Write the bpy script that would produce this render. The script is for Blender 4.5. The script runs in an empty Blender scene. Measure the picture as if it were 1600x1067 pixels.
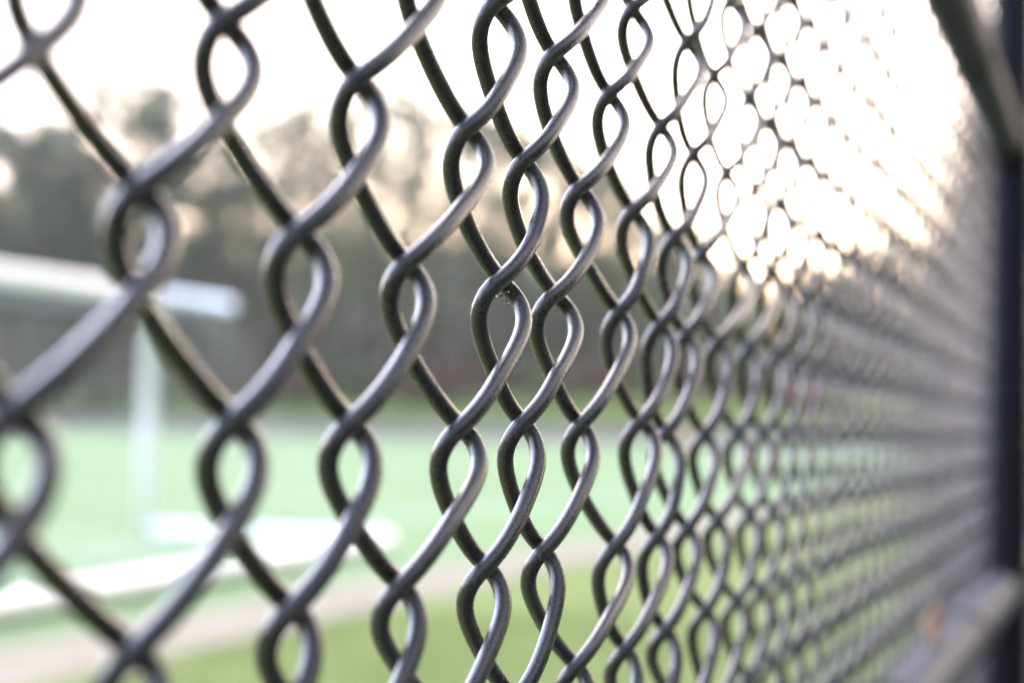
import bpy, math, random
import numpy as np
from mathutils import Vector, Matrix
random.seed(7)
rng = np.random.default_rng(11)
scene = bpy.context.scene
COL = scene.collection

# ------------------------------------------------------------------ helpers
def mesh_np(name, verts, faces, mat, smooth=False):
    """verts (n,3) array, faces (m,k) array of one polygon size -> mesh data"""
    me = bpy.data.meshes.new(name)
    verts = np.asarray(verts, np.float32); faces = np.asarray(faces, np.int32)
    m, k = faces.shape
    me.vertices.add(len(verts)); me.vertices.foreach_set('co', verts.ravel())
    me.loops.add(m * k); me.loops.foreach_set('vertex_index', faces.ravel())
    me.polygons.add(m)
    me.polygons.foreach_set('loop_start', np.arange(0, m * k, k, dtype=np.int32))
    me.polygons.foreach_set('loop_total', np.full(m, k, np.int32))
    if smooth:
        me.polygons.foreach_set('use_smooth', np.ones(m, bool))
    me.update(calc_edges=True); me.validate()
    if mat: me.materials.append(mat)
    return me

def obj(name, me, parent=None, loc=None):
    o = bpy.data.objects.new(name, me); COL.objects.link(o)
    if parent is not None: o.parent = parent
    if loc is not None: o.location = loc
    return o

def empty(name, loc=(0, 0, 0), parent=None, rz=0.0):
    o = bpy.data.objects.new(name, None); COL.objects.link(o)
    o.empty_display_size = 0.2; o.location = loc; o.rotation_euler = (0, 0, rz)
    if parent is not None: o.parent = parent
    return o

def tag(o, label=None, cat=None, group=None, kind=None):
    if label: o['label'] = label
    if cat: o['category'] = cat
    if group: o['group'] = group
    if kind: o['kind'] = kind
    return o

def sweep(pts, r, sides, ref, caps=True):
    """tube of quads along pts; r scalar or array"""
    pts = np.asarray(pts, float); n = len(pts)
    T = np.gradient(pts, axis=0); T /= np.linalg.norm(T, axis=1)[:, None]
    u = np.cross(T, np.asarray(ref, float)); u /= np.linalg.norm(u, axis=1)[:, None]
    v = np.cross(T, u)
    a = np.linspace(0, 2 * math.pi, sides, endpoint=False)
    r = np.broadcast_to(np.asarray(r, float), (n,))
    V = pts[:, None, :] + r[:, None, None] * (np.cos(a)[None, :, None] * u[:, None, :] + np.sin(a)[None, :, None] * v[:, None, :])
    idx = np.arange(n * sides).reshape(n, sides); nx = np.roll(idx, -1, 1)
    Fq = np.stack([idx[:-1], idx[1:], nx[1:], nx[:-1]], -1).reshape(-1, 4)
    V = V.reshape(-1, 3)
    if caps and sides % 2 == 0:
        for row in (0, n - 1):
            ring = idx[row]
            h = sides // 2
            q = [[ring[i], ring[i + 1], ring[sides - 2 - i], ring[sides - 1 - i]] for i in range(h - 1)]
            Fq = np.vstack([Fq, np.array(q)])
    return V, Fq

class MB:
    """collects quads"""
    def __init__(s): s.v = []; s.f = []; s.n = 0
    def add(s, V, Fq):
        V = np.asarray(V, float); s.v.append(V); s.f.append(np.asarray(Fq, int) + s.n); s.n += len(V); return s
    def tube(s, pts, r, sides=12, ref=(0.31, 0.17, 0.93)): return s.add(*sweep(pts, r, sides, ref))
    def box(s, c, d, rot=None):
        x, y, z = [q / 2 for q in d]
        V = np.array([[-x, -y, -z], [x, -y, -z], [x, y, -z], [-x, y, -z], [-x, -y, z], [x, -y, z], [x, y, z], [-x, y, z]])
        if rot is not None: V = V @ np.array(rot).T
        return s.add(V + np.array(c), [[3, 2, 1, 0], [4, 5, 6, 7], [0, 1, 5, 4], [1, 2, 6, 5], [2, 3, 7, 6], [3, 0, 4, 7]])
    def lathe(s, prof, sides=20, c=(0, 0, 0)):
        a = np.linspace(0, 2 * math.pi, sides, endpoint=False)
        prof = np.array(prof, float); n = len(prof)
        V = np.stack([prof[:, :1] * np.cos(a), prof[:, :1] * np.sin(a), np.repeat(prof[:, 1:2], sides, 1)], -1).reshape(-1, 3)
        idx = np.arange(n * sides).reshape(n, sides); nx = np.roll(idx, -1, 1)
        return s.add(V + np.array(c), np.stack([idx[:-1], nx[:-1], nx[1:], idx[1:]], -1).reshape(-1, 4))
    def build(s, name, mat, parent=None, smooth=True, loc=None):
        return obj(name, mesh_np(name, np.vstack(s.v), np.vstack(s.f), mat, smooth), parent, loc)

# ------------------------------------------------------------------ materials
def new_mat(name):
    m = bpy.data.materials.new(name); m.use_nodes = True
    nt = m.node_tree; b = nt.nodes['Principled BSDF']
    return m, nt, b
def N_(nt, t, **kw):
    n = nt.nodes.new(t)
    for k, v in kw.items(): setattr(n, k, v)
    return n
def noise(nt, scale, detail=4, rough=.55, coord='Object'):
    tc = N_(nt, 'ShaderNodeTexCoord'); n = N_(nt, 'ShaderNodeTexNoise')
    n.inputs['Scale'].default_value = scale; n.inputs['Detail'].default_value = detail; n.inputs['Roughness'].default_value = rough
    nt.links.new(tc.outputs[coord], n.inputs['Vector']); return n
def ramp(nt, src, stops):
    r = N_(nt, 'ShaderNodeValToRGB'); e = r.color_ramp.elements
    while len(e) < len(stops): e.new(.5)
    for k, (p, c) in enumerate(stops): e[k].position = p; e[k].color = (*c, 1)
    nt.links.new(src, r.inputs['Fac']); return r
def bump(nt, b, src, strength, dist):
    bp = N_(nt, 'ShaderNodeBump'); bp.inputs['Strength'].default_value = strength; bp.inputs['Distance'].default_value = dist
    nt.links.new(src, bp.inputs['Height']); nt.links.new(bp.outputs['Normal'], b.inputs['Normal'])

def noisy(name, c1, c2, scale, rough=.6, bstr=0., bdist=.01, detail=5, lo=.35, hi=.65):
    m, nt, b = new_mat(name)
    n = noise(nt, scale, detail); r = ramp(nt, n.outputs['Fac'], [(lo, c1), (hi, c2)])
    nt.links.new(r.outputs['Color'], b.inputs['Base Color']); b.inputs['Roughness'].default_value = rough
    if bstr: bump(nt, b, n.outputs['Fac'], bstr, bdist)
    return m

# black vinyl coat of the wires: satin, faintly orange-peeled, with dusty specks and rubbed streaks
def vinyl(name, base, dust, rough_lo, rough_hi):
    m, nt, b = new_mat(name)
    n1 = noise(nt, 420, 3, .6); n2 = noise(nt, 75, 5, .65); n3 = noise(nt, 2600, 2, .6)
    mp = N_(nt, 'ShaderNodeMapping'); mp.inputs['Scale'].default_value = (5.5, 5.5, .7)
    nt.links.new([q for q in nt.nodes if q.type == 'TEX_COORD'][0].outputs['Object'], mp.inputs['Vector']); nt.links.new(mp.outputs[0], n1.inputs['Vector'])
    r = ramp(nt, n2.outputs['Fac'], [(.46, base), (.62, tuple(c * 1.4 for c in base)), (.78, dust)])
    sp = ramp(nt, n1.outputs['Fac'], [(.60, (0, 0, 0)), (.70, (.5, .5, .5))])
    mx = N_(nt, 'ShaderNodeMix', data_type='RGBA'); nt.links.new(sp.outputs['Color'], mx.inputs['Factor'])
    nt.links.new(r.outputs['Color'], mx.inputs['A']); mx.inputs['B'].default_value = (*[c * 3 for c in dust], 1)
    nt.links.new(mx.outputs['Result'], b.inputs['Base Color'])
    rr = N_(nt, 'ShaderNodeMapRange'); rr.inputs['To Min'].default_value = rough_lo; rr.inputs['To Max'].default_value = rough_hi
    rr.inputs['From Min'].default_value = .3; rr.inputs['From Max'].default_value = .7
    nt.links.new(n2.outputs['Fac'], rr.inputs['Value']); nt.links.new(rr.outputs['Result'], b.inputs['Roughness'])
    add = N_(nt, 'ShaderNodeMath', operation='ADD'); nt.links.new(n1.outputs['Fac'], add.inputs[0]); nt.links.new(n3.outputs['Fac'], add.inputs[1])
    bump(nt, b, add.outputs[0], .45, .00016)
    b.inputs['IOR'].default_value = 1.52
    return m
M_wire = vinyl('black_vinyl_wire', (.022, .020, .020), (.075, .072, .074), .20, .36)
M_wire.node_tree.nodes['Principled BSDF'].inputs['IOR'].default_value = 1.52
M_post = vinyl('black_vinyl_pipe', (.010, .010, .013), (.018, .018, .021), .42, .55)
M_post.node_tree.nodes['Principled BSDF'].inputs['Specular IOR Level'].default_value = .02
M_rail = vinyl('weathered_pipe_coat', (.060, .066, .076), (.095, .102, .115), .44, .58)
M_rail.node_tree.nodes['Principled BSDF'].inputs['Specular IOR Level'].default_value = .03
M_white = noisy('white_goal_paint', (.84, .86, .90), (.76, .78, .82), 6, .38, .05, .002)
M_net = noisy('white_net_cord', (.72, .73, .75), (.62, .63, .65), 30, .8)
M_rubber = noisy('black_rubber', (.02, .02, .02), (.035, .035, .035), 30, .7)
M_turf = None
def turf():
    m, nt, b = new_mat('artificial_turf')
    tc = N_(nt, 'ShaderNodeTexCoord'); n = noise(nt, .35, 6, .6); n2 = noise(nt, 60, 3, .6)
    r = ramp(nt, n.outputs['Fac'], [(.35, TURF_A), (.65, TURF_B)])
    w = N_(nt, 'ShaderNodeTexWave', wave_type='BANDS', bands_direction='Y'); w.inputs['Scale'].default_value = .034; w.inputs['Distortion'].default_value = .0
    nt.links.new(tc.outputs['Object'], w.inputs['Vector'])
    rw = ramp(nt, w.outputs['Fac'], [(.46, (.90, .92, .86)), (.54, (1.0, 1.0, 1.0))])
    mx = N_(nt, 'ShaderNodeMix', data_type='RGBA', blend_type='MULTIPLY'); mx.inputs['Factor'].default_value = 1
    nt.links.new(r.outputs['Color'], mx.inputs['A']); nt.links.new(rw.outputs['Color'], mx.inputs['B'])
    nt.links.new(mx.outputs['Result'], b.inputs['Base Color']); b.inputs['Roughness'].default_value = .55
    bump(nt, b, n2.outputs['Fac'], .5, .02)
    return m
TURF_A, TURF_B = (.200, .270, .138), (.245, .320, .172)
M_turf = turf()
M_grass = noisy('lawn_grass', (.150, .185, .066), (.215, .245, .094), 1.3, .6, .4, .03, 8)
M_bank = noisy('bank_grass', (.09, .125, .035), (.125, .155, .05), .25, .7, .3, .05, 8)
M_earth = noisy('bare_earth', (.12, .105, .095), (.16, .14, .13), .4, .9, .3, .05, 6)
M_litter = noisy('leaf_litter', (.10, .065, .04), (.15, .10, .06), .4, .9, .3, .05, 6)
M_path = noisy('pale_concrete', (.26, .225, .165), (.32, .28, .21), 2.5, .8, .2, .003, 8)
M_walk = noisy('worn_asphalt', (.050, .046, .044), (.075, .070, .067), 40, .85, .4, .004, 8)
M_line = noisy('white_field_paint', (.40, .45, .41), (.30, .36, .30), 3, .7)
M_blade = noisy('grass_blade', (.155, .20, .056), (.225, .262, .086), 5, .5)
M_bark = noisy('bark', (.055, .042, .032), (.09, .07, .055), 4, .9, .5, .02)
M_leafdry = noisy('dry_leaf', (.72, .47, .38), (.60, .36, .27), 60, .6, .2, .001)
M_orange = noisy('orange_plastic', (.75, .22, .04), (.68, .19, .03), 8, .5)

M_hill = noisy('wooded_hill', (.115, .130, .080), (.20, .20, .135), .16, .9, .6, .8, 9)
for m_ in (M_turf, M_grass, M_bank, M_earth, M_litter, M_path, M_line, M_blade):
    m_.node_tree.nodes['Principled BSDF'].inputs['Specular IOR Level'].default_value = 0.
M_dark_rise = noisy('dark_rise', (.030, .034, .022), (.06, .062, .04), .5, .9, .6, .3, 9)  # for the unseen rise that darkens wire reflections
def foliage(name, c1, c2, c3):
    m, nt, b = new_mat(name)
    n = noise(nt, .9, 3); r = ramp(nt, n.outputs['Fac'], [(.36, c1), (.5, c2), (.64, c3)])
    nt.links.new(r.outputs['Color'], b.inputs['Base Color']); b.inputs['Roughness'].default_value = .55
    tr = N_(nt, 'ShaderNodeBsdfTranslucent'); nt.links.new(r.outputs['Color'], tr.inputs['Color'])
    mx = N_(nt, 'ShaderNodeMixShader'); mx.inputs[0].default_value = .2
    nt.links.new(b.outputs[0], mx.inputs[1]); nt.links.new(tr.outputs[0], mx.inputs[2])
    nt.links.new(mx.outputs[0], nt.nodes['Material Output'].inputs['Surface'])
    return m
M_fir = foliage('fir_needles', (.050, .082, .040), (.068, .104, .052), (.090, .126, .066))
M_broad = foliage('broad_leaves', (.088, .122, .056), (.115, .150, .070), (.150, .178, .088))
M_olive = foliage('olive_leaves', (.112, .138, .070), (.145, .166, .086), (.175, .190, .104))
M_russet = foliage('russet_leaves', (.10, .050, .028), (.13, .068, .038), (.16, .09, .05))
M_pink = foliage('pink_blossom', (.40, .10, .22), (.50, .14, .28), (.58, .20, .34))

# ------------------------------------------------------------------ camera (origin of the survey frame is the lens, 1.25 m up)
CAM = np.array([0., 0., 1.25])
PHI, ROLL, FPX = 0.0455253, 0.0209440, 2667.
R0 = np.array([1., 0, 0]); FW = np.array([0, math.cos(PHI), math.sin(PHI)]); U0 = np.array([0, -math.sin(PHI), math.cos(PHI)])
RT = math.cos(ROLL) * R0 + math.sin(ROLL) * U0
UP = -math.sin(ROLL) * R0 + math.cos(ROLL) * U0
cam_d = bpy.data.cameras.new('camera'); cam = bpy.data.objects.new('camera', cam_d); COL.objects.link(cam)
cam.matrix_world = Matrix(((RT[0], UP[0], -FW[0], CAM[0]), (RT[1], UP[1], -FW[1], CAM[1]), (RT[2], UP[2], -FW[2], CAM[2]), (0, 0, 0, 1)))
cam_d.sensor_width = 36; cam_d.lens = 60.0; cam_d.clip_start = .02; cam_d.clip_end = 6000
cam_d.dof.use_dof = True; cam_d.dof.focus_distance = .453; cam_d.dof.aperture_fstop = 7.0
scene.camera = cam

# ------------------------------------------------------------------ light
SUN_AZ, SUN_EL = math.radians(9.6), math.radians(11.0)
SKY, EXPO, SUN, SKY_GAIN = 0.12, 3.2, 0.5, 2.35
REST_DIM, LEFT_BOOST = .62, 2.9  # sky factors: dimmed rest, added brightness on the left
w = bpy.data.worlds.new('World'); scene.world = w; w.use_nodes = True
nt = w.node_tree; bg = nt.nodes['Background']
sky = nt.nodes.new('ShaderNodeTexSky'); sky.sky_type = 'NISHITA'; sky.sun_disc = False
sky.sun_elevation = SUN_EL; sky.sun_rotation = SUN_AZ
sky.air_density = 1.0; sky.dust_density = 2.2; sky.ozone_density = 1.0; sky.altitude = 0
hs = nt.nodes.new('ShaderNodeHueSaturation'); hs.inputs['Saturation'].default_value = 1.0     # thin high cloud: paler, more even sky
ga = nt.nodes.new('ShaderNodeGamma'); ga.inputs['Gamma'].default_value = .36
wb = nt.nodes.new('ShaderNodeMix'); wb.data_type = 'RGBA'; wb.blend_type = 'MULTIPLY'; wb.inputs['Factor'].default_value = 1
wb.inputs['B'].default_value = (1.035 * SKY_GAIN, .965 * SKY_GAIN, 1.05 * SKY_GAIN, 1)        # the camera's white balance
nt.links.new(sky.outputs[0], ga.inputs['Color']); nt.links.new(ga.outputs[0], hs.inputs['Color'])
nt.links.new(hs.outputs[0], wb.inputs['A'])
# brightening added to the left sky for wire highlights; overhead and behind dimmed
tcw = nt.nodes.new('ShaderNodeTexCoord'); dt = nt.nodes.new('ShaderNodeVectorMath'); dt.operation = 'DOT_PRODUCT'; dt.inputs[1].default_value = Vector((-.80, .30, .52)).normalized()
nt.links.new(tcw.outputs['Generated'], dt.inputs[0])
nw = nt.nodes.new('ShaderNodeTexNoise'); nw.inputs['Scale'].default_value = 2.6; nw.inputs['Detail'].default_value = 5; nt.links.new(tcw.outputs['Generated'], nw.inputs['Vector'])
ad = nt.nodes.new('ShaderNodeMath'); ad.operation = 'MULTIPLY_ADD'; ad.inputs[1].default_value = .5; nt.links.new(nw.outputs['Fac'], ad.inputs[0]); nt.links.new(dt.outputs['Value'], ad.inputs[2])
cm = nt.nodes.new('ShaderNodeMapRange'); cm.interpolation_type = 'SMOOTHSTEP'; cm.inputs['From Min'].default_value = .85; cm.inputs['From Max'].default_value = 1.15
cm.inputs['To Min'].default_value = REST_DIM; cm.inputs['To Max'].default_value = LEFT_BOOST; nt.links.new(ad.outputs[0], cm.inputs['Value'])
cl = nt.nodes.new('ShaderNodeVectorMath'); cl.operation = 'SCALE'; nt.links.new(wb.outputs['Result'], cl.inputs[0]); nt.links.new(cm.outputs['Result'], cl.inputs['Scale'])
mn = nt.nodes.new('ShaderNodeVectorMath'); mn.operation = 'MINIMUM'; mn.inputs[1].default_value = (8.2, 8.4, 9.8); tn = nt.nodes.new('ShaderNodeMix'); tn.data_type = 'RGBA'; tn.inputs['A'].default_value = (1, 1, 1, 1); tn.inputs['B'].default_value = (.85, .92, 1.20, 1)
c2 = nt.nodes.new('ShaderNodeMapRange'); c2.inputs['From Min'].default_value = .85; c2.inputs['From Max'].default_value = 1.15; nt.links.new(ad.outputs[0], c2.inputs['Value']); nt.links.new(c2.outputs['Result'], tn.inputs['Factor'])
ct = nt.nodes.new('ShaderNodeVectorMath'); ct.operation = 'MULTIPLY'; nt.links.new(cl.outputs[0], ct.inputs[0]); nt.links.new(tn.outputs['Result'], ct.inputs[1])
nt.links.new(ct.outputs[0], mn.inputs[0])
sx = nt.nodes.new('ShaderNodeSeparateXYZ'); nt.links.new(tcw.outputs['Generated'], sx.inputs[0])
wr = nt.nodes.new('ShaderNodeValToRGB'); we = wr.color_ramp.elements       # sunset tint low over the horizon
we[0].position = .062; we[0].color = (.34, .19, .08, 1); we[1].position = .30; we[1].color = (1, 1, 1, 1)
e3 = we.new(.14); e3.color = (1.0, .94, .84, 1)
e4 = we.new(.085); e4.color = (.96, .82, .62, 1)
nt.links.new(sx.outputs['Z'], wr.inputs['Fac'])
wm = nt.nodes.new('ShaderNodeVectorMath'); wm.operation = 'MULTIPLY'; nt.links.new(mn.outputs[0], wm.inputs[0]); nt.links.new(wr.outputs['Color'], wm.inputs[1])
# aureole of thin cloud round the low sun
gd = nt.nodes.new('ShaderNodeVectorMath'); gd.operation = 'DOT_PRODUCT'; nt.links.new(tcw.outputs['Generated'], gd.inputs[0])
gd.inputs[1].default_value = (math.sin(SUN_AZ) * math.cos(SUN_EL), math.cos(SUN_AZ) * math.cos(SUN_EL), math.sin(SUN_EL))
gm = nt.nodes.new('ShaderNodeMapRange'); gm.interpolation_type = 'SMOOTHERSTEP'; gm.inputs['From Min'].default_value = math.cos(math.radians(9)); gm.inputs['From Max'].default_value = 1.0
gm.inputs['To Min'].default_value = 1.0; gm.inputs['To Max'].default_value = 2.3; nt.links.new(gd.outputs['Value'], gm.inputs['Value'])
gs = nt.nodes.new('ShaderNodeVectorMath'); gs.operation = 'SCALE'; nt.links.new(wm.outputs[0], gs.inputs[0]); nt.links.new(gm.outputs['Result'], gs.inputs['Scale'])
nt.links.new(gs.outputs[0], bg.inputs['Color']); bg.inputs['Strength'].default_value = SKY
sl = bpy.data.lights.new('sun', 'SUN'); sl.energy = SUN; sl.angle = math.radians(85); sl.color = (1., .84, .66)
so = bpy.data.objects.new('sun', sl); COL.objects.link(so); so.location = (20, 60, 40)
sd = Vector((math.sin(SUN_AZ) * math.cos(SUN_EL), math.cos(SUN_AZ) * math.cos(SUN_EL), math.sin(SUN_EL)))
so.rotation_euler = sd.to_track_quat('Z', 'Y').to_euler()
vs = scene.view_settings; vs.view_transform = 'Standard'; vs.look = 'None'; vs.gamma = 1; vs.exposure = EXPO; vs.use_curve_mapping = False

# ------------------------------------------------------------------ the chain link fence
P0 = np.array([-0.04166488713711648, 0.3286684408569335, 0.032498203179085736]) + CAM
D = np.array([0.3266275, 0.9451425, -0.0044799])
NR = np.array([0.945158, -0.326632, 0.]); NR /= np.linalg.norm(NR)      # towards the photographer's side
ZV = np.array([0, 0, 1.])
A_COL, H_ROW = 0.0280578, 0.0711
E_DEP, DEL, R_W = 0.0047, 0.0082, 0.00224
# looser and tighter hooks, mm
HOOK = {(4, 0): 2.4, (6, 0): 2.9, (0, 0): -1.0, (5, 1): -2.5, (3, 1): -0.5, (5, -1): -3.0, (3, -1): -2.0, (1, 1): -2.0, (-1, 1): -2.5, (2, 0): -2.8, (-2, 0): -3.0, (2, 2): -2.8, (7, 1): -3.0, (8, 0): -3.5, (9, 1): 3.0, (6, 2): -3.0, (4, 2): -1.0, (7, -1): 0.0, (8, 2): 0.0, (-1, -1): -2.6, (1, -1): -2.6, (-2, 2): -2.6, (0, 2): -2.6, (-3, 1): -2.6, (-3, -1): -2.6, (2, -2): -2.6, (0, -2): -2.6, (-4, 0): -2.6, (-4, 2): -2.6, (3, 3): -2.6, (1, 3): -2.6, (-1, 3): -2.6}
# measured irregularities of the weave: knot (column, row) -> mm along the fence, mm up
KNOT = {(-3, -1): (-1.0, -2.0), (-3, 1): (-4.9, -0.4), (-2, 0): (-1.0, 0.6), (-2, 2): (0.3, -2.7), (-1, -1): (-1.9, -1.4), (-1, 1): (4.3, -0.9), (0, 0): (1.4, -0.1), (0, 2): (0.9, -0.8), (1, -1): (-0.8, 0.0), (1, 1): (-1.3, -0.8), (2, 0): (-0.9, -0.1), (2, 2): (-1.4, -0.5), (3, -1): (8.8, 1.1), (3, 1): (6.8, -1.3), (4, -2): (0.4, 0.7), (4, 0): (7.1, 0.6), (4, 2): (-2.1, -0.5), (5, -1): (-4.6, 0.3), (5, 1): (-2.4, 0.9), (6, -2): (-6.7, -1.5), (6, 0): (-2.4, 0.7), (6, 2): (-10.7, 1.4), (7, -1): (-7.9, -0.5), (7, 1): (-4.7, 1.2), (7, 3): (-6.3, 0.9), (8, -2): (-5.7, -1.4), (8, 0): (7.9, 2.4), (8, 2): (8.4, -1.9), (9, -3): (-6.3, -3.6), (9, -1): (-3.1, 0.8), (9, 1): (9.8, 1.6), (9, 3): (-7.2, -0.5), (10, -2): (4.3, 0.2), (10, 0): (6.3, 1.5), (10, 2): (5.8, -1.5), (11, -3): (14.9, 2.8), (11, -1): (-2.0, -1.4), (11, 1): (-11.4, -1.2), (11, 3): (-9.2, 0.0), (12, -2): (-1.7, -1.8), (12, 0): (-10.8, 0.5), (12, 2): (-4.3, -0.6), (13, -3): (5.3, -0.2), (13, -1): (-13.0, -2.4), (13, 1): (-4.9, -1.3), (13, 3): (-0.4, 0.9), (14, -2): (3.0, -0.1), (14, 0): (-10.6, 0.9), (14, 2): (-8.4, 0.1), (15, -3): (16.7, 3.6), (15, -1): (12.3, 1.2), (15, 1): (2.4, -0.3), (15, 3): (3.5, -0.5), (16, 0): (-4.8, 1.5), (17, -1): (14.7, 3.8), (17, 1): (3.0, 0.0), (17, 3): (0.9, -0.7)}
def swing(s): return .013 * np.log1p(np.exp((np.asarray(s, float) - .55) / .12)) * .12
J0, J1 = -23, 34            # rows from the top of the fence to just above the ground
KA = np.array(list(KNOT.keys()), float); KD = np.array(list(KNOT.values()), float)
dcache = {}
def knot_disp(i, j):
    if (i, j) in KNOT: return np.array([KNOT[(i, j)][0], KNOT[(i, j)][1], 0.]) * 1e-3
    if (i, j) in dcache: return dcache[(i, j)]
    r = np.random.default_rng((i + 500) * 1009 + (j + 200))
    q = r.normal(size=3) * (np.array([1.6, .9, .35]) if i < 16 else np.array([.7, .6, .2]))
    d2 = ((KA - (i, j)) ** 2).sum(1)
    wgt = 1 / d2 ** 2
    base = (wgt[:, None] * KD).sum(0) / (wgt.sum() + .08) * .55
    v = np.array([base[0] + q[0], base[1] + q[1], q[2]]) * 1e-3
    dcache[(i, j)] = v; return v

def wire_mesh_data(k, ns, sides):
    def half_at(i, j):
        if (i, j) in HOOK: return A_COL / 2 + DEL + HOOK[(i, j)] * 1e-3
        return A_COL / 2 + DEL + (-.0025 if i < 4 else -.001) + .0009 * math.sin(i * 12.9898 + j * 78.233)
    t = (np.arange(ns) + .5) / ns
    pw = np.pi * t ** 1.0942 / (t ** 1.0942 + (1 - t) ** .6907)
    tri = (np.cos(pw) + .0196 * np.cos(3 * pw)) / 1.0196
    g = np.tanh(1.552 * np.sin(np.pi * t ** 1.0354)) / np.tanh(1.552); s = t * t * (3 - 2 * t)
    X = []; Y = []; Dp = []
    for j in range(J0, J1):
        left = (j - k) % 2 == 0
        A = knot_disp(k if left else k + 1, j); B = knot_disp(k + 1 if left else k, j + 1)
        sg = -1 if left else 1
        half = np.where(tri > 0, half_at(k if left else k + 1, j), half_at(k + 1 if left else k, j + 1))
        X.append((k + .5) * A_COL + sg * tri * half + A[0] * (1 - s) + B[0] * s)
        Y.append(-(j + t) * H_ROW / 2 + A[1] * (1 - s) + B[1] * s)
        Dp.append(sg * E_DEP * g + A[2] * (1 - s) + B[2] * s)
    X = np.concatenate(X); Y = np.concatenate(Y); Dp = np.concatenate(Dp)
    pts = P0 + X[:, None] * D + Y[:, None] * ZV + (Dp + swing(X))[:, None] * NR
    return pts

F0 = np.array([P0[0], P0[1], 0.])
fence = tag(empty('chain_link_fence', F0), 'black coated chain-link fence with post and rails running away beside the sports field', 'fence')
weave = empty('wire_mesh', (0, 0, 0), fence)
K_NEAR, K_LAST = -20, 79
for k in range(K_NEAR, K_LAST + 1):
    near = -8 <= k <= 14
    ns, sd_ = (20, 14) if near else ((12, 10) if k < 34 else (9, 8))
    V, Fq = sweep(wire_mesh_data(k, ns, sd_) - F0, R_W, sd_, D)
    obj('wire', mesh_np('wire', V, Fq, M_wire, True), weave)
vb = FW + RT * (788 - 800.) / FPX - UP * (461 - 533.5) / FPX
kb = CAM + vb * (((P0 - CAM) @ NR) / (vb @ NR)) - F0
br = MB(); rb_ = np.random.default_rng(5)
for q in range(6):
    o_ = kb + rb_.normal(size=3) * .0011; d_ = rb_.normal(size=3); d_ = d_ / np.linalg.norm(d_) * rb_.uniform(.0009, .0019)
    br.tube([o_, o_ + d_ * .5 + rb_.normal(size=3) * .0002, o_ + d_], [.00038, .00028, .00006], 6)
br.build('coating_burr', M_wire, weave)
far = MB()
for k in range(K_LAST + 1, K_LAST + 46):
    far.add(*sweep(wire_mesh_data(k, 6, 6) - F0, R_W, 6, D))
tag(far.build('far_wire_mesh', M_wire, fence), kind='stuff')

def fp(s, off, dz):      # a point of the fence frame, relative to the fence's Empty
    return P0 + s * D + (off + float(swing(s))) * NR + dz * ZV - F0
OFF = .0300
def bearing(s, off):
    q = fp(s, off, 0.) + F0 - CAM; return 800 + FPX * (q @ RT) / (q @ FW)
S_P = min(np.linspace(1.2, 3, 361), key=lambda s: abs(bearing(s, OFF) - 1576))       # where the post stands along the fence
POSTS = (S_P - 2.75, S_P, S_P + 2.75)
for s in POSTS:
    b = fp(s, OFF + .001, 0); b[2] = 0
    mb = MB(); mb.lathe([(0.0001, -.3), (.0235, -.3), (.0235, 2.20), (.0001, 2.20)], 28, b)
    po = mb.build('post', M_post, fence)
    cp = MB(); cp.lathe([(.0242, 2.185), (.0242, 2.215), (.021, 2.232), (.012, 2.243), (.0001, 2.246)], 24, b)
    cp.build('post_cap', M_post, po)
RAIL_DZ = (.300, -.205)
for dz in RAIL_DZ:
    for q in range(2):
        a, b = POSTS[q] + .026, POSTS[q + 1] - .026
        n = 40
        pts = np.array([fp(s, OFF, dz) for s in np.linspace(a, b, n)])
        rb = MB().tube(pts, .0195, 24, ZV).build('rail', M_rail, fence)
        for s0, s1 in ((a - .001, a + .05), (b - .05, b + .001)):
            cu = MB(); cu.tube(np.array([fp(s, OFF, dz) for s in np.linspace(s0, s1, 4)]), .0228, 24, ZV)
            cu.build('rail_cup', M_post, rb)
        # wire ties wrapping the rail and the weave
        for s in np.arange(a + .34, b - .1, .46):
            th = np.linspace(0, 2 * np.pi, 28)
            ring = np.array([fp(s + .004 * (x / 6.28), OFF - .0065 + .0305 * math.cos(x), dz + .0222 * math.sin(x)) for x in th])
            MB().tube(ring, .0017, 6, D).build('wire_tie', M_wire, rb)
    # brace bands round the posts
for s in POSTS:
    for dz in RAIL_DZ:
        b = fp(s, OFF + .001, dz)
        MB().lathe([(.0217, -.012), (.0242, -.012), (.0242, .012), (.0217, .012)], 24, b).build('brace_band', M_post, fence)

# dry leaf caught between weave and lower rail
lc = F0 + fp(.99, .030, RAIL_DZ[1] + .0205)
nu, nv = 11, 7
V = []; 
for a in np.linspace(-1, 1, nu):
    wd = .0135 * (1 - a * a) ** .6 * (1 + .15 * math.sin(9 * a)) + .0006
    for c in np.linspace(-1, 1, nv):
        V.append(a * .019 * D + NR * (.004 * c * c - .006 + .004 * a) + ZV * (.0135 + c * wd + .002 * math.sin(5 * a)))
V = np.array(V); I = np.arange(nu * nv).reshape(nu, nv)
Fq = np.stack([I[:-1, :-1], I[1:, :-1], I[1:, 1:], I[:-1, 1:]], -1).reshape(-1, 4)
lf = obj('dry_leaf', mesh_np('dry_leaf', V, Fq, M_leafdry, True), loc=lc)
md = lf.modifiers.new('thickness', 'SOLIDIFY'); md.thickness = .0006
tag(lf, 'small peach-coloured dry leaf caught on the lower rail of the fence', 'leaf')

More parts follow.
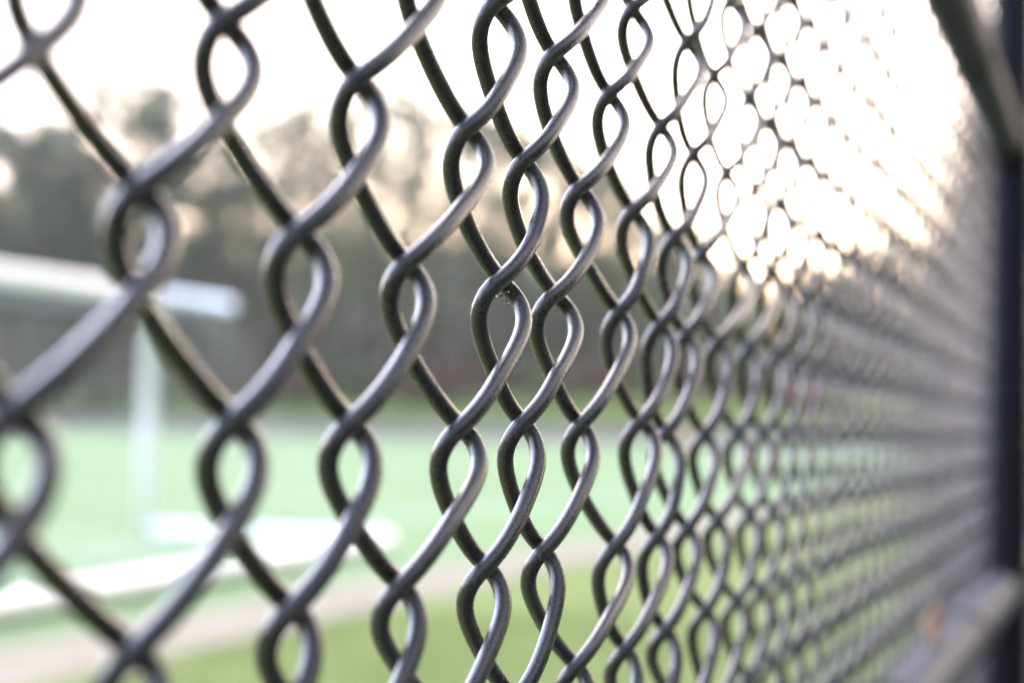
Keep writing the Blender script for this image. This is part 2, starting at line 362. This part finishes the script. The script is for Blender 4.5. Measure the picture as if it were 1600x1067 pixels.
# ------------------------------------------------------------------ ground, in the frame of the sports field (u away, v right)
AZF = math.radians(21)
UF = np.array([math.sin(AZF), math.cos(AZF), 0]); VF = np.array([math.cos(AZF), -math.sin(AZF), 0])
def fld(u, v, z=0.): return UF * u + VF * v + ZV * z
def sheet(name, us, vs_, zf, mat):
    us = np.array(us, float); vs_ = np.array(vs_, float)
    V = np.array([(v, u, zf(u, v)) for u in us for v in vs_]); I = np.arange(len(V)).reshape(len(us), len(vs_))
    Fq = np.stack([I[:-1, :-1], I[:-1, 1:], I[1:, 1:], I[1:, :-1]], -1).reshape(-1, 4)
    o = obj(name, mesh_np(name, V, Fq, mat)); o.rotation_euler = (0, 0, -AZF); o['kind'] = 'structure'; return o
U_END, V_EDGE, V_PATH = 92., -5.72, -4.78
sheet('ground', np.linspace(-330, 420, 26), np.linspace(-400, 400, 21), lambda u, v: -.03, M_grass)
sheet('lawn', np.linspace(-30, U_END, 13), [V_PATH, 20, 60], lambda u, v: 0, M_grass)
sheet('path', np.linspace(-30, U_END, 13), [V_EDGE, V_PATH], lambda u, v: .004, M_path)
sheet('turf_field', np.linspace(-30, U_END, 13), [-75, -40, V_EDGE], lambda u, v: .002, M_turf)
# dark asphalt walk added unseen on the photographer's side to neutralise wire reflections
ws = np.linspace(-6, 30, 19); wv = []
for s_ in ws:
    for o_ in (.12, 1.5, 3.2):
        q = P0 + s_ * np.array([D[0], D[1], 0]) + o_ * NR; wv.append((q[0], q[1], .003))
I = np.arange(len(wv)).reshape(19, 3)
wk = obj('added_walkway', mesh_np('added_walkway', wv, np.stack([I[:-1, :-1], I[:-1, 1:], I[1:, 1:], I[1:, :-1]], -1).reshape(-1, 4), M_walk)); wk['kind'] = 'structure'
# painted lines: the sideline and the yard lines
vl = -8.66
lines = MB()
def strip(u0, u1, v0, v1, z=.006):
    lines.add(np.array([(v0, u0, z), (v1, u0, z), (v1, u1, z), (v0, u1, z)]), [[0, 1, 2, 3]])
strip(-25, 84, vl - .10, vl + .10)
for k in range(-4, 19):
    u = 6.1 + 4.57 * k
    strip(u - .06, u + .06, vl - 48, vl - .13)
lo = lines.build('field_markings', M_line, smooth=False); lo.rotation_euler = (0, 0, -AZF); lo['kind'] = 'structure'
def zb(u, v): return float(np.interp(u, [U_END, 101, 117, 140, 260], [0., .85, 3.15, 3.9, 5.0]))
sheet('earth_strip', np.linspace(U_END, 101, 6), np.linspace(-160, 160, 5), zb, M_earth)
sheet('grass_bank', np.linspace(101, 117, 9), np.linspace(-160, 160, 5), zb, M_bank)
sheet('woodland_floor', np.linspace(117, 260, 24), np.linspace(-160, 160, 5), zb, M_litter)
# lawn blades between the fence and the path
nb = 45000
bx = rng.uniform(-1.8, 3.6, nb); by = rng.uniform(.6, 11, nb)
vv = bx * VF[0] + by * VF[1]
ok = (vv > V_PATH + .03) & ((np.stack([bx, by], 1) - P0[:2]) @ NR[:2] < .10); bx = bx[ok]; by = by[ok]; nb = len(bx)
ang = rng.uniform(0, 6.28, nb); hh = rng.uniform(.02, .055, nb); wd = rng.uniform(.0015, .003, nb); lean = rng.normal(0, .018, (nb, 2))
base = np.stack([bx, by, np.full(nb, -.002)], 1)
dx = np.stack([np.cos(ang), np.sin(ang), np.zeros(nb)], 1) * wd[:, None]
mid = base + np.stack([lean[:, 0] * .35, lean[:, 1] * .35, hh * .6], 1); tip = base + np.stack([lean[:, 0], lean[:, 1], hh], 1)
V = np.stack([base - dx, base + dx, mid + dx * .7, mid - dx * .7, tip + dx * .1, tip - dx * .1], 1).reshape(-1, 3)
o6 = np.arange(nb)[:, None] * 6
Fq = np.concatenate([o6 + np.array([0, 1, 2, 3]), o6 + np.array([3, 2, 4, 5])])
gr = obj('grass', mesh_np('grass', V, Fq, M_blade)); tag(gr, 'short yellow-green grass of the lawn beside the fence', 'grass', kind='stuff')

# ------------------------------------------------------------------ the soccer goal
GA = np.array([-3.61, 17.02, 0.]); GC = np.array([-1.16, 16.03, 0.])
m_az = math.radians(20.5); md_ = np.array([-math.sin(m_az), -math.cos(m_az), 0.])
GB = GA + md_ * 7.32; r_az = math.radians(17); GD = GC + np.array([-math.sin(r_az), -math.cos(r_az), 0.]) * 7.45
goal = tag(empty('soccer_goal', GA), 'white metal soccer goal with net standing at the edge of the turf', 'goal')
TOP = 2.42; RP = .075
def g(p, z): return np.array([p[0], p[1], z]) - GA
TA = GA + (GC - GA) * .36; TB = GB + (GD - GB) * .36
for p in (GA, GB):
    MB().tube([g(p, RP * .4), g(p, 1.0), g(p, TOP)], RP, 20, (1, 0, .2)).build('goalpost', M_white, goal)
d_ = md_ * RP
MB().tube([g(GA - d_, TOP), g((GA + GB) / 2, TOP), g(GB + d_, TOP)], RP * 1.15, 20, (0, 0, 1)).build('crossbar', M_white, goal)
for p, t, c in ((GA, TA, GC), (GB, TB, GD)):
    n1 = (c - p) / np.linalg.norm(c - p)
    MB().tube([g(p + n1 * RP, TOP), g((p + t) / 2, TOP - .05), g(t, TOP - .12)], .055, 16, (0, 0, 1)).build('top_stay', M_white, goal)
    MB().tube([g(p + n1 * RP, .09), g((p + c) / 2, .09), g(c, .09)], .065, 16, (0, 0, 1)).build('side_base_bar', M_white, goal)
e_ = (GD - GC) / np.linalg.norm(GD - GC)
MB().tube([g(GC - e_ * .06, .09), g((GC + GD) / 2, .09), g(GD + e_ * .06, .09)], .085, 16, (0, 0, 1)).build('rear_base_bar', M_white, goal)
# net: hangs from crossbar and stays down to the rear base bar
net = MB()
def surf(a, b):    # a across the mouth 0..1, b from crossbar over the stay end down to the base 0..1
    f0 = GA + (GB - GA) * a; t0 = TA + (TB - TA) * a; c0 = GC + (GD - GC) * a
    sag = .18 * math.sin(math.pi * a) ** .5
    if b < .3:
        q = b / .3; return g(f0 + (t0 - f0) * q, TOP - .08 - q * .06 - sag * math.sin(q * 1.57))
    q = (b - .3) / .7; z = (TOP - .14 - sag) * (1 - q) + .17 * q
    return g(t0 + (c0 - t0) * q ** 1.6, z)
for a in np.linspace(0, 1, 40): net.tube([surf(a, b) for b in np.linspace(0, 1, 18)], .0011, 4, md_)
for b in np.linspace(0, 1, 18): net.tube([surf(a, b) for a in np.linspace(0, 1, 24)], .0011, 4, (0, 0.3, 1))
def side(P, T, C, q, h):   # side panel
    top = [0, 0, 0]; 
    x = P + (C - P) * q; zt = TOP - .1 if q < .4 else (TOP - .14) * (1 - ((q - .4) / .6) ** .62) + .17 * ((q - .4) / .6) ** .62
    return g(x, .17 + (zt - .17) * h)
for P, T, C in ((GA, TA, GC), (GB, TB, GD)):
    for q in np.linspace(.05, .97, 11): net.tube([side(P, T, C, q, h) for h in np.linspace(0, 1, 8)], .0011, 4, md_)
    for h in np.linspace(0, 1, 10): net.tube([side(P, T, C, q, h) for q in np.linspace(.03, .99, 10)], .0011, 4, (0, .3, 1))
net.build('net', M_net, goal)

# ------------------------------------------------------------------ trees beyond the field
def px(x, y, Yd):      # a bearing of the survey turned into a place Yd metres out
    v = FW + RT * (x - 800.) / FPX - UP * (y - 533.5) / FPX
    return v * Yd / v[1] + CAM
def gz(p):
    return zb(p @ UF, p @ VF)
def cards(c, n_, sz, jit=.45):
    """n leaf sprays (bent quads) round centres c (m,3)"""
    m = len(c)
    a = rng.normal(size=(m, 3)); a /= np.linalg.norm(a, axis=1)[:, None]
    b = np.cross(a, rng.normal(size=(m, 3))); b /= np.linalg.norm(b, axis=1)[:, None]
    s = sz * rng.uniform(1 - jit, 1 + jit, m)[:, None]
    V = np.stack([c - a * s, c + b * s * .45, c + a * s, c - b * s * .45], 1).reshape(-1, 3)
    return V, (np.arange(m)[:, None] * 4 + np.arange(4))
def fir_crown(h, r, n, k):
    """drooping, ragged boughs: clumps strung along limbs that shorten towards the tip"""
    cs = []
    for _ in range(k):
        t = random.uniform(.08, 1.0) ** .85; a = random.uniform(0, 6.28)
        L = r * (1 - t) ** .62 * random.uniform(.45, 1.15) + .15
        for q in np.linspace(.15, 1, 4):
            cs.append((L * q * math.cos(a), L * q * math.sin(a), h * t - .35 * L * q * q, (.45 + .10 * r * (1 - t)) * random.uniform(.6, 1.2)))
    cs = np.array(cs); pick = rng.integers(0, len(cs), n)
    v = rng.normal(size=(n, 3)) * np.array([.8, .8, .45])
    return cs[pick, :3] + v * (cs[pick, 3])[:, None]
def broad_crown(h, r, n, k):
    cs = []
    for _ in range(k):
        t = random.uniform(.30, .95); rr = r * math.sin(math.pi * min(1, (t - .12) / .92)) ** .7
        a = random.uniform(0, 6.28); d = rr * random.uniform(.2, 1) ** .6
        cs.append((d * math.cos(a), d * math.sin(a), h * t, random.uniform(.08, .19) * r + .30))
    cs = np.array(cs); pick = rng.integers(0, k, n)
    v = rng.normal(size=(n, 3)); v /= np.linalg.norm(v, axis=1)[:, None]
    return cs[pick, :3] + v * (cs[pick, 3] * rng.uniform(.3, 1.05, n))[:, None]
def trunk_mb(h, r0, branches, top=.95):
    mb = MB(); n = 9
    z = np.linspace(-.3, h * top, n)
    pts = np.stack([.12 * np.sin(z * .3 + branches), .12 * np.cos(z * .23), z], 1)
    mb.tube(pts, r0 * (1 - np.linspace(0, 1, n)) ** .8 + .03, 8, (1, .2, .1))
    for i in range(branches):
        zz = h * random.uniform(.3, .8); a = random.uniform(0, 6.28); L = h * .16 * random.uniform(.6, 1.2)
        mb.tube([(0, 0, zz), (L * .5 * math.cos(a), L * .5 * math.sin(a), zz + L * .35), (L * math.cos(a), L * math.sin(a), zz + L * .8)], [r0 * .35, r0 * .22, .03], 6)
    return mb
def tree(name, x, ytop, Yd, kind, width, n, mat, label, group, gap=-.2, k=40):
    p = px(x, ytop, Yd); b = np.array([p[0], p[1], 0.]); b[2] = gz(b); h = p[2] - b[2]
    t = tag(empty(name, b), label, 'tree', group)
    r = width / FPX * Yd / 2
    if kind == 'fir': c = fir_crown(h, r, n, k); V, Fq = cards(c, n, .42); br = 4
    else: c = broad_crown(h, r, n, 2 * k); V, Fq = cards(c, n, .34); br = 9
    obj('crown', mesh_np('crown', V, Fq, mat), t)
    trunk_mb(h, .014 * h + .05, br, .95 if kind == 'fir' else .8).build('trunk', M_bark, t)
    return t
G1 = 'trees beyond the far end of the field'
TREES = [
 # name, x, ytop, Y, kind, width px, n, mat, label
 ('broadleaf_tree', 20, 165, 128, 'broad', 282, 11700, M_fir, 'dark bushy tree at the far left end of the tree line', -.2, 60),
 ('broadleaf_tree', 95, 190, 136, 'broad', 209, 8100, M_fir, 'dark round-topped tree just left of the tallest tree', -.2, 50),
 ('broadleaf_tree', 222, 88, 130, 'broad', 300, 6500, M_fir, 'tallest dark green tree, its peak rising above the goal crossbar', 0, 46),
 ('broadleaf_tree', 318, 215, 139, 'broad', 240, 4200, M_fir, 'lower dark tree just right of the tallest tree', 0, 40),
 ('broadleaf_tree', 455, 104, 140, 'broad', 190, 1591, M_olive, 'slender thin-crowned tree with a small tuft at its tip against the sky', 0, 26),
 ('broadleaf_tree', 400, 190, 133, 'broad', 209, 2983, M_olive, 'sparse olive tree with sky showing through its crown', -.2, 44),
 ('broadleaf_tree', 505, 160, 129, 'broad', 233, 3222, M_olive, 'pale olive tree beyond the middle of the field', -.2, 50),
 ('broadleaf_tree', 600, 110, 142, 'broad', 233, 3102, M_broad, 'high open-crowned tree left of the fence wires in focus', -.2, 52),
 ('broadleaf_tree', 690, 145, 131, 'broad', 246, 3580, M_olive, 'olive tree behind the fence wires in focus', -.2, 50),
 ('broadleaf_tree', 790, 170, 138, 'broad', 233, 4131, M_broad, 'mid green tree behind the middle of the fence', -.2, 50),
 ('broadleaf_tree', 880, 205, 132, 'broad', 221, 4131, M_olive, 'rounded olive tree right of the middle of the fence', -.2, 46),
 ('broadleaf_tree', 975, 255, 140, 'broad', 209, 3672, M_broad, 'lower tree where the tree line steps down towards the sun', -.2, 40),
 ('broadleaf_tree', 1060, 340, 131, 'broad', 184, 2601, M_olive, 'small warm-lit tree near the low sun', -.2, 34),
 ('broadleaf_tree', 1112, 395, 136, 'broad', 184, 1000, M_broad, 'thin low tree just left of the gap where the sun glow comes through', -.2, 30),
 ('broadleaf_tree', 1275, 410, 141, 'broad', 196, 1000, M_olive, 'thin low tree just right of the gap where the sun glow comes through', -.2, 30),
 ('broadleaf_tree', 1310, 395, 134, 'broad', 233, 2500, M_broad, 'bushy low tree behind the far blurred weave', -.2, 40),
 ('broadleaf_tree', 1420, 370, 138, 'broad', 258, 2500, M_broad, 'tree behind the blurred weave left of the post', -.2, 40),
 ('broadleaf_tree', 1540, 350, 133, 'broad', 258, 2500, M_broad, 'tree hidden mostly by the dark fence post', -.2, 40),
]
for nm, x, yt, Yd, kd, wd, n, mt, lb, gp, k in TREES:
    tree(nm, x, yt, Yd, kd, wd, n, mt, lb, G1, gp, k)
# understorey mass right behind them
nF = 26000
xs = rng.uniform(-160, 1750, nF); top = np.interp(xs, [-200, 200, 420, 700, 950, 1080, 1160, 1195, 1225, 1270, 1800], [300, 330, 360, 370, 420, 480, 500, 575, 575, 500, 480]) + 26 * np.sin(xs * .031) + 18 * np.sin(xs * .083 + 1)
Yd = rng.uniform(144, 158, nF); yy = top + (665 - top) * rng.uniform(0, 1, nF) ** .8
C_ = np.array([px(a, b, c) for a, b, c in zip(xs, yy, Yd)])
V, Fq = cards(C_, nF, .62)
fo = obj('forest', mesh_np('forest', V, Fq, M_broad)); tag(fo, 'dense dark undergrowth and trees far behind the tree line', 'forest', kind='stuff')
# wooded hill that closes the view behind the trees
hx = np.concatenate([np.linspace(-2200, 900, 80), np.linspace(920, 1400, 60), np.linspace(1450, 4200, 20)]); prof = [(196, 0.), (202, .5), (214, .82), (230, 1.), (270, .9), (320, .3), (360, 0.)]
hy = np.interp(hx, [-2200, 0, 300, 600, 850, 1000, 1100, 1165, 1188, 1212, 1236, 1300, 1500, 4200], [400, 400, 400, 405, 405, 415, 430, 440, 500, 540, 470, 475, 475, 470]) + 6 * np.sin(hx * .045) + 4 * np.sin(hx * .13 + 2) + rng.normal(0, 2.5, 160)
V = []
for x, y in zip(hx, hy):
    top_ = px(x, y, 230.); z1 = top_[2]
    for Yq, q in prof:
        pq = px(x, y, Yq); V.append((pq[0] + rng.normal(0, 1), Yq + rng.normal(0, 2), -1 + (z1 + 1) * q + (rng.normal(0, .5) if q else 0)))
I = np.arange(len(V)).reshape(160, len(prof))
Fq = np.stack([I[:-1, :-1], I[1:, :-1], I[1:, 1:], I[:-1, 1:]], -1).reshape(-1, 4)
hl = obj('hills', mesh_np('hills', V, Fq, M_hill)); hl['kind'] = 'structure'
# unseen dark rise, added right of the photographer to darken wire reflections
az_ = np.radians(np.linspace(42, 172, 70)); V = []
for a_ in az_:
    e_ = min(1., (math.degrees(a_) - 40) / 14, (174 - math.degrees(a_)) / 14)
    for rr_, q in ((13, 0.), (14, .45), (16, .8), (19, 1.), (27, .9), (38, 0.)):
        r2 = rr_ + rng.normal(0, .35); V.append((r2 * math.sin(a_), r2 * math.cos(a_), -.5 + (15.5 + 1.4 * math.sin(a_ * 9) + 1.0 * math.sin(a_ * 23)) * q * e_ + (rng.normal(0, .3) if q else 0)))
I = np.arange(len(V)).reshape(70, 6)
Fq = np.stack([I[:-1, :-1], I[1:, :-1], I[1:, 1:], I[:-1, 1:]], -1).reshape(-1, 4)
hb = obj('hills', mesh_np('hills', V, Fq, M_dark_rise)); hb['kind'] = 'structure'  # added blocker, separate from the hill behind the trees
# shrubs along the top of the bank
def shrub(name, x, w_px, h, Yd, mat, label, group, n=650):
    p = px(x, 600, Yd); b = np.array([p[0], p[1], 0.]); b[2] = gz(b); r = w_px / FPX * Yd / 2
    t = tag(empty(name, b), label, 'shrub', group)
    c = rng.normal(size=(n, 3)); c /= np.linalg.norm(c, axis=1)[:, None]
    lobes = np.array([(random.uniform(-.6, .6) * r, random.uniform(-.5, .5) * r, h * random.uniform(.35, .7), random.uniform(.35, .6)) for _ in range(7)])
    q = rng.integers(0, 7, n)
    P = lobes[q, :3] + c * np.array([r, r, h * .62]) * (lobes[q, 3] * rng.uniform(.4, 1, n))[:, None]
    P[:, 2] = np.maximum(P[:, 2], .05)
    V, Fq = cards(P, n, .30); obj('foliage', mesh_np('foliage', V, Fq, mat), t)
    mb = MB()
    for i in range(5):
        a = random.uniform(0, 6.28); mb.tube([(0, 0, -.1), (.25 * r * math.cos(a), .25 * r * math.sin(a), h * .3), (.5 * r * math.cos(a), .5 * r * math.sin(a), h * .65)], [.05, .035, .015], 6)
    mb.build('stem', M_bark, t)
SH = [(330, 90, M_russet), (405, 100, M_russet), (560, 90, M_broad), (640, 100, M_russet), (705, 85, M_russet), (780, 95, M_russet), (860, 90, M_broad), (930, 90, M_russet), (1010, 80, M_broad), (1085, 80, M_russet), (1160, 90, M_broad), (60, 110, M_broad), (150, 100, M_broad), (250, 100, M_broad), (480, 90, M_russet)]
for x, wpx, mt in SH:
    rus = mt is M_russet
    shrub('shrub', x, wpx, random.uniform(2.2, 3.2), random.uniform(120, 126), mt, 'reddish brown shrub in the row at the foot of the trees' if rus else 'dull green shrub in the row at the foot of the trees', 'russet shrubs along the bank' if rus else 'green shrubs along the bank')
shrub('flowering_shrub', 1262, 34, 1.5, 108, M_pink, 'small pink flowering shrub on the bank beyond the far weave', None, 420)
# orange cone on the far turf
cp = px(1072, 676, 80); cb = np.array([cp[0], cp[1], .002])
cone = tag(empty('training_cone', cb), 'small orange cone standing far off across the field', 'cone')
MB().lathe([(.0001, .03), (.21, .03), (.19, .06), (.035, .72), (.02, .74), (.0001, .745)], 20).build('cone_body', M_orange, cone)
MB().box((0, 0, .015), (.52, .52, .03)).build('base', M_rubber, cone, smooth=False)

# ------------------------------------------------------------------ evening air
hm = bpy.data.materials.new('evening_haze'); hm.use_nodes = True; nt = hm.node_tree; nt.nodes.remove(nt.nodes['Principled BSDF'])
pv = nt.nodes.new('ShaderNodeVolumePrincipled'); pv.inputs['Density'].default_value = .00034; pv.inputs['Color'].default_value = (.97, .96, .90, 1); pv.inputs['Anisotropy'].default_value = .3
nt.links.new(pv.outputs[0], nt.nodes['Material Output'].inputs['Volume'])
hz = MB().box((20, 40, 16.5), (1300, 1200, 36)).build('haze', hm, smooth=False); hz['kind'] = 'stuff'
# ------------------------------------------------------------------ render settings
scene.render.engine = 'CYCLES'
c = scene.cycles
c.use_denoising = True; c.max_bounces = 6; c.diffuse_bounces = 3; c.glossy_bounces = 3; c.transmission_bounces = 3
c.sample_clamp_indirect = 6.0; c.caustics_reflective = False; c.caustics_refractive = False
c.use_adaptive_sampling = False
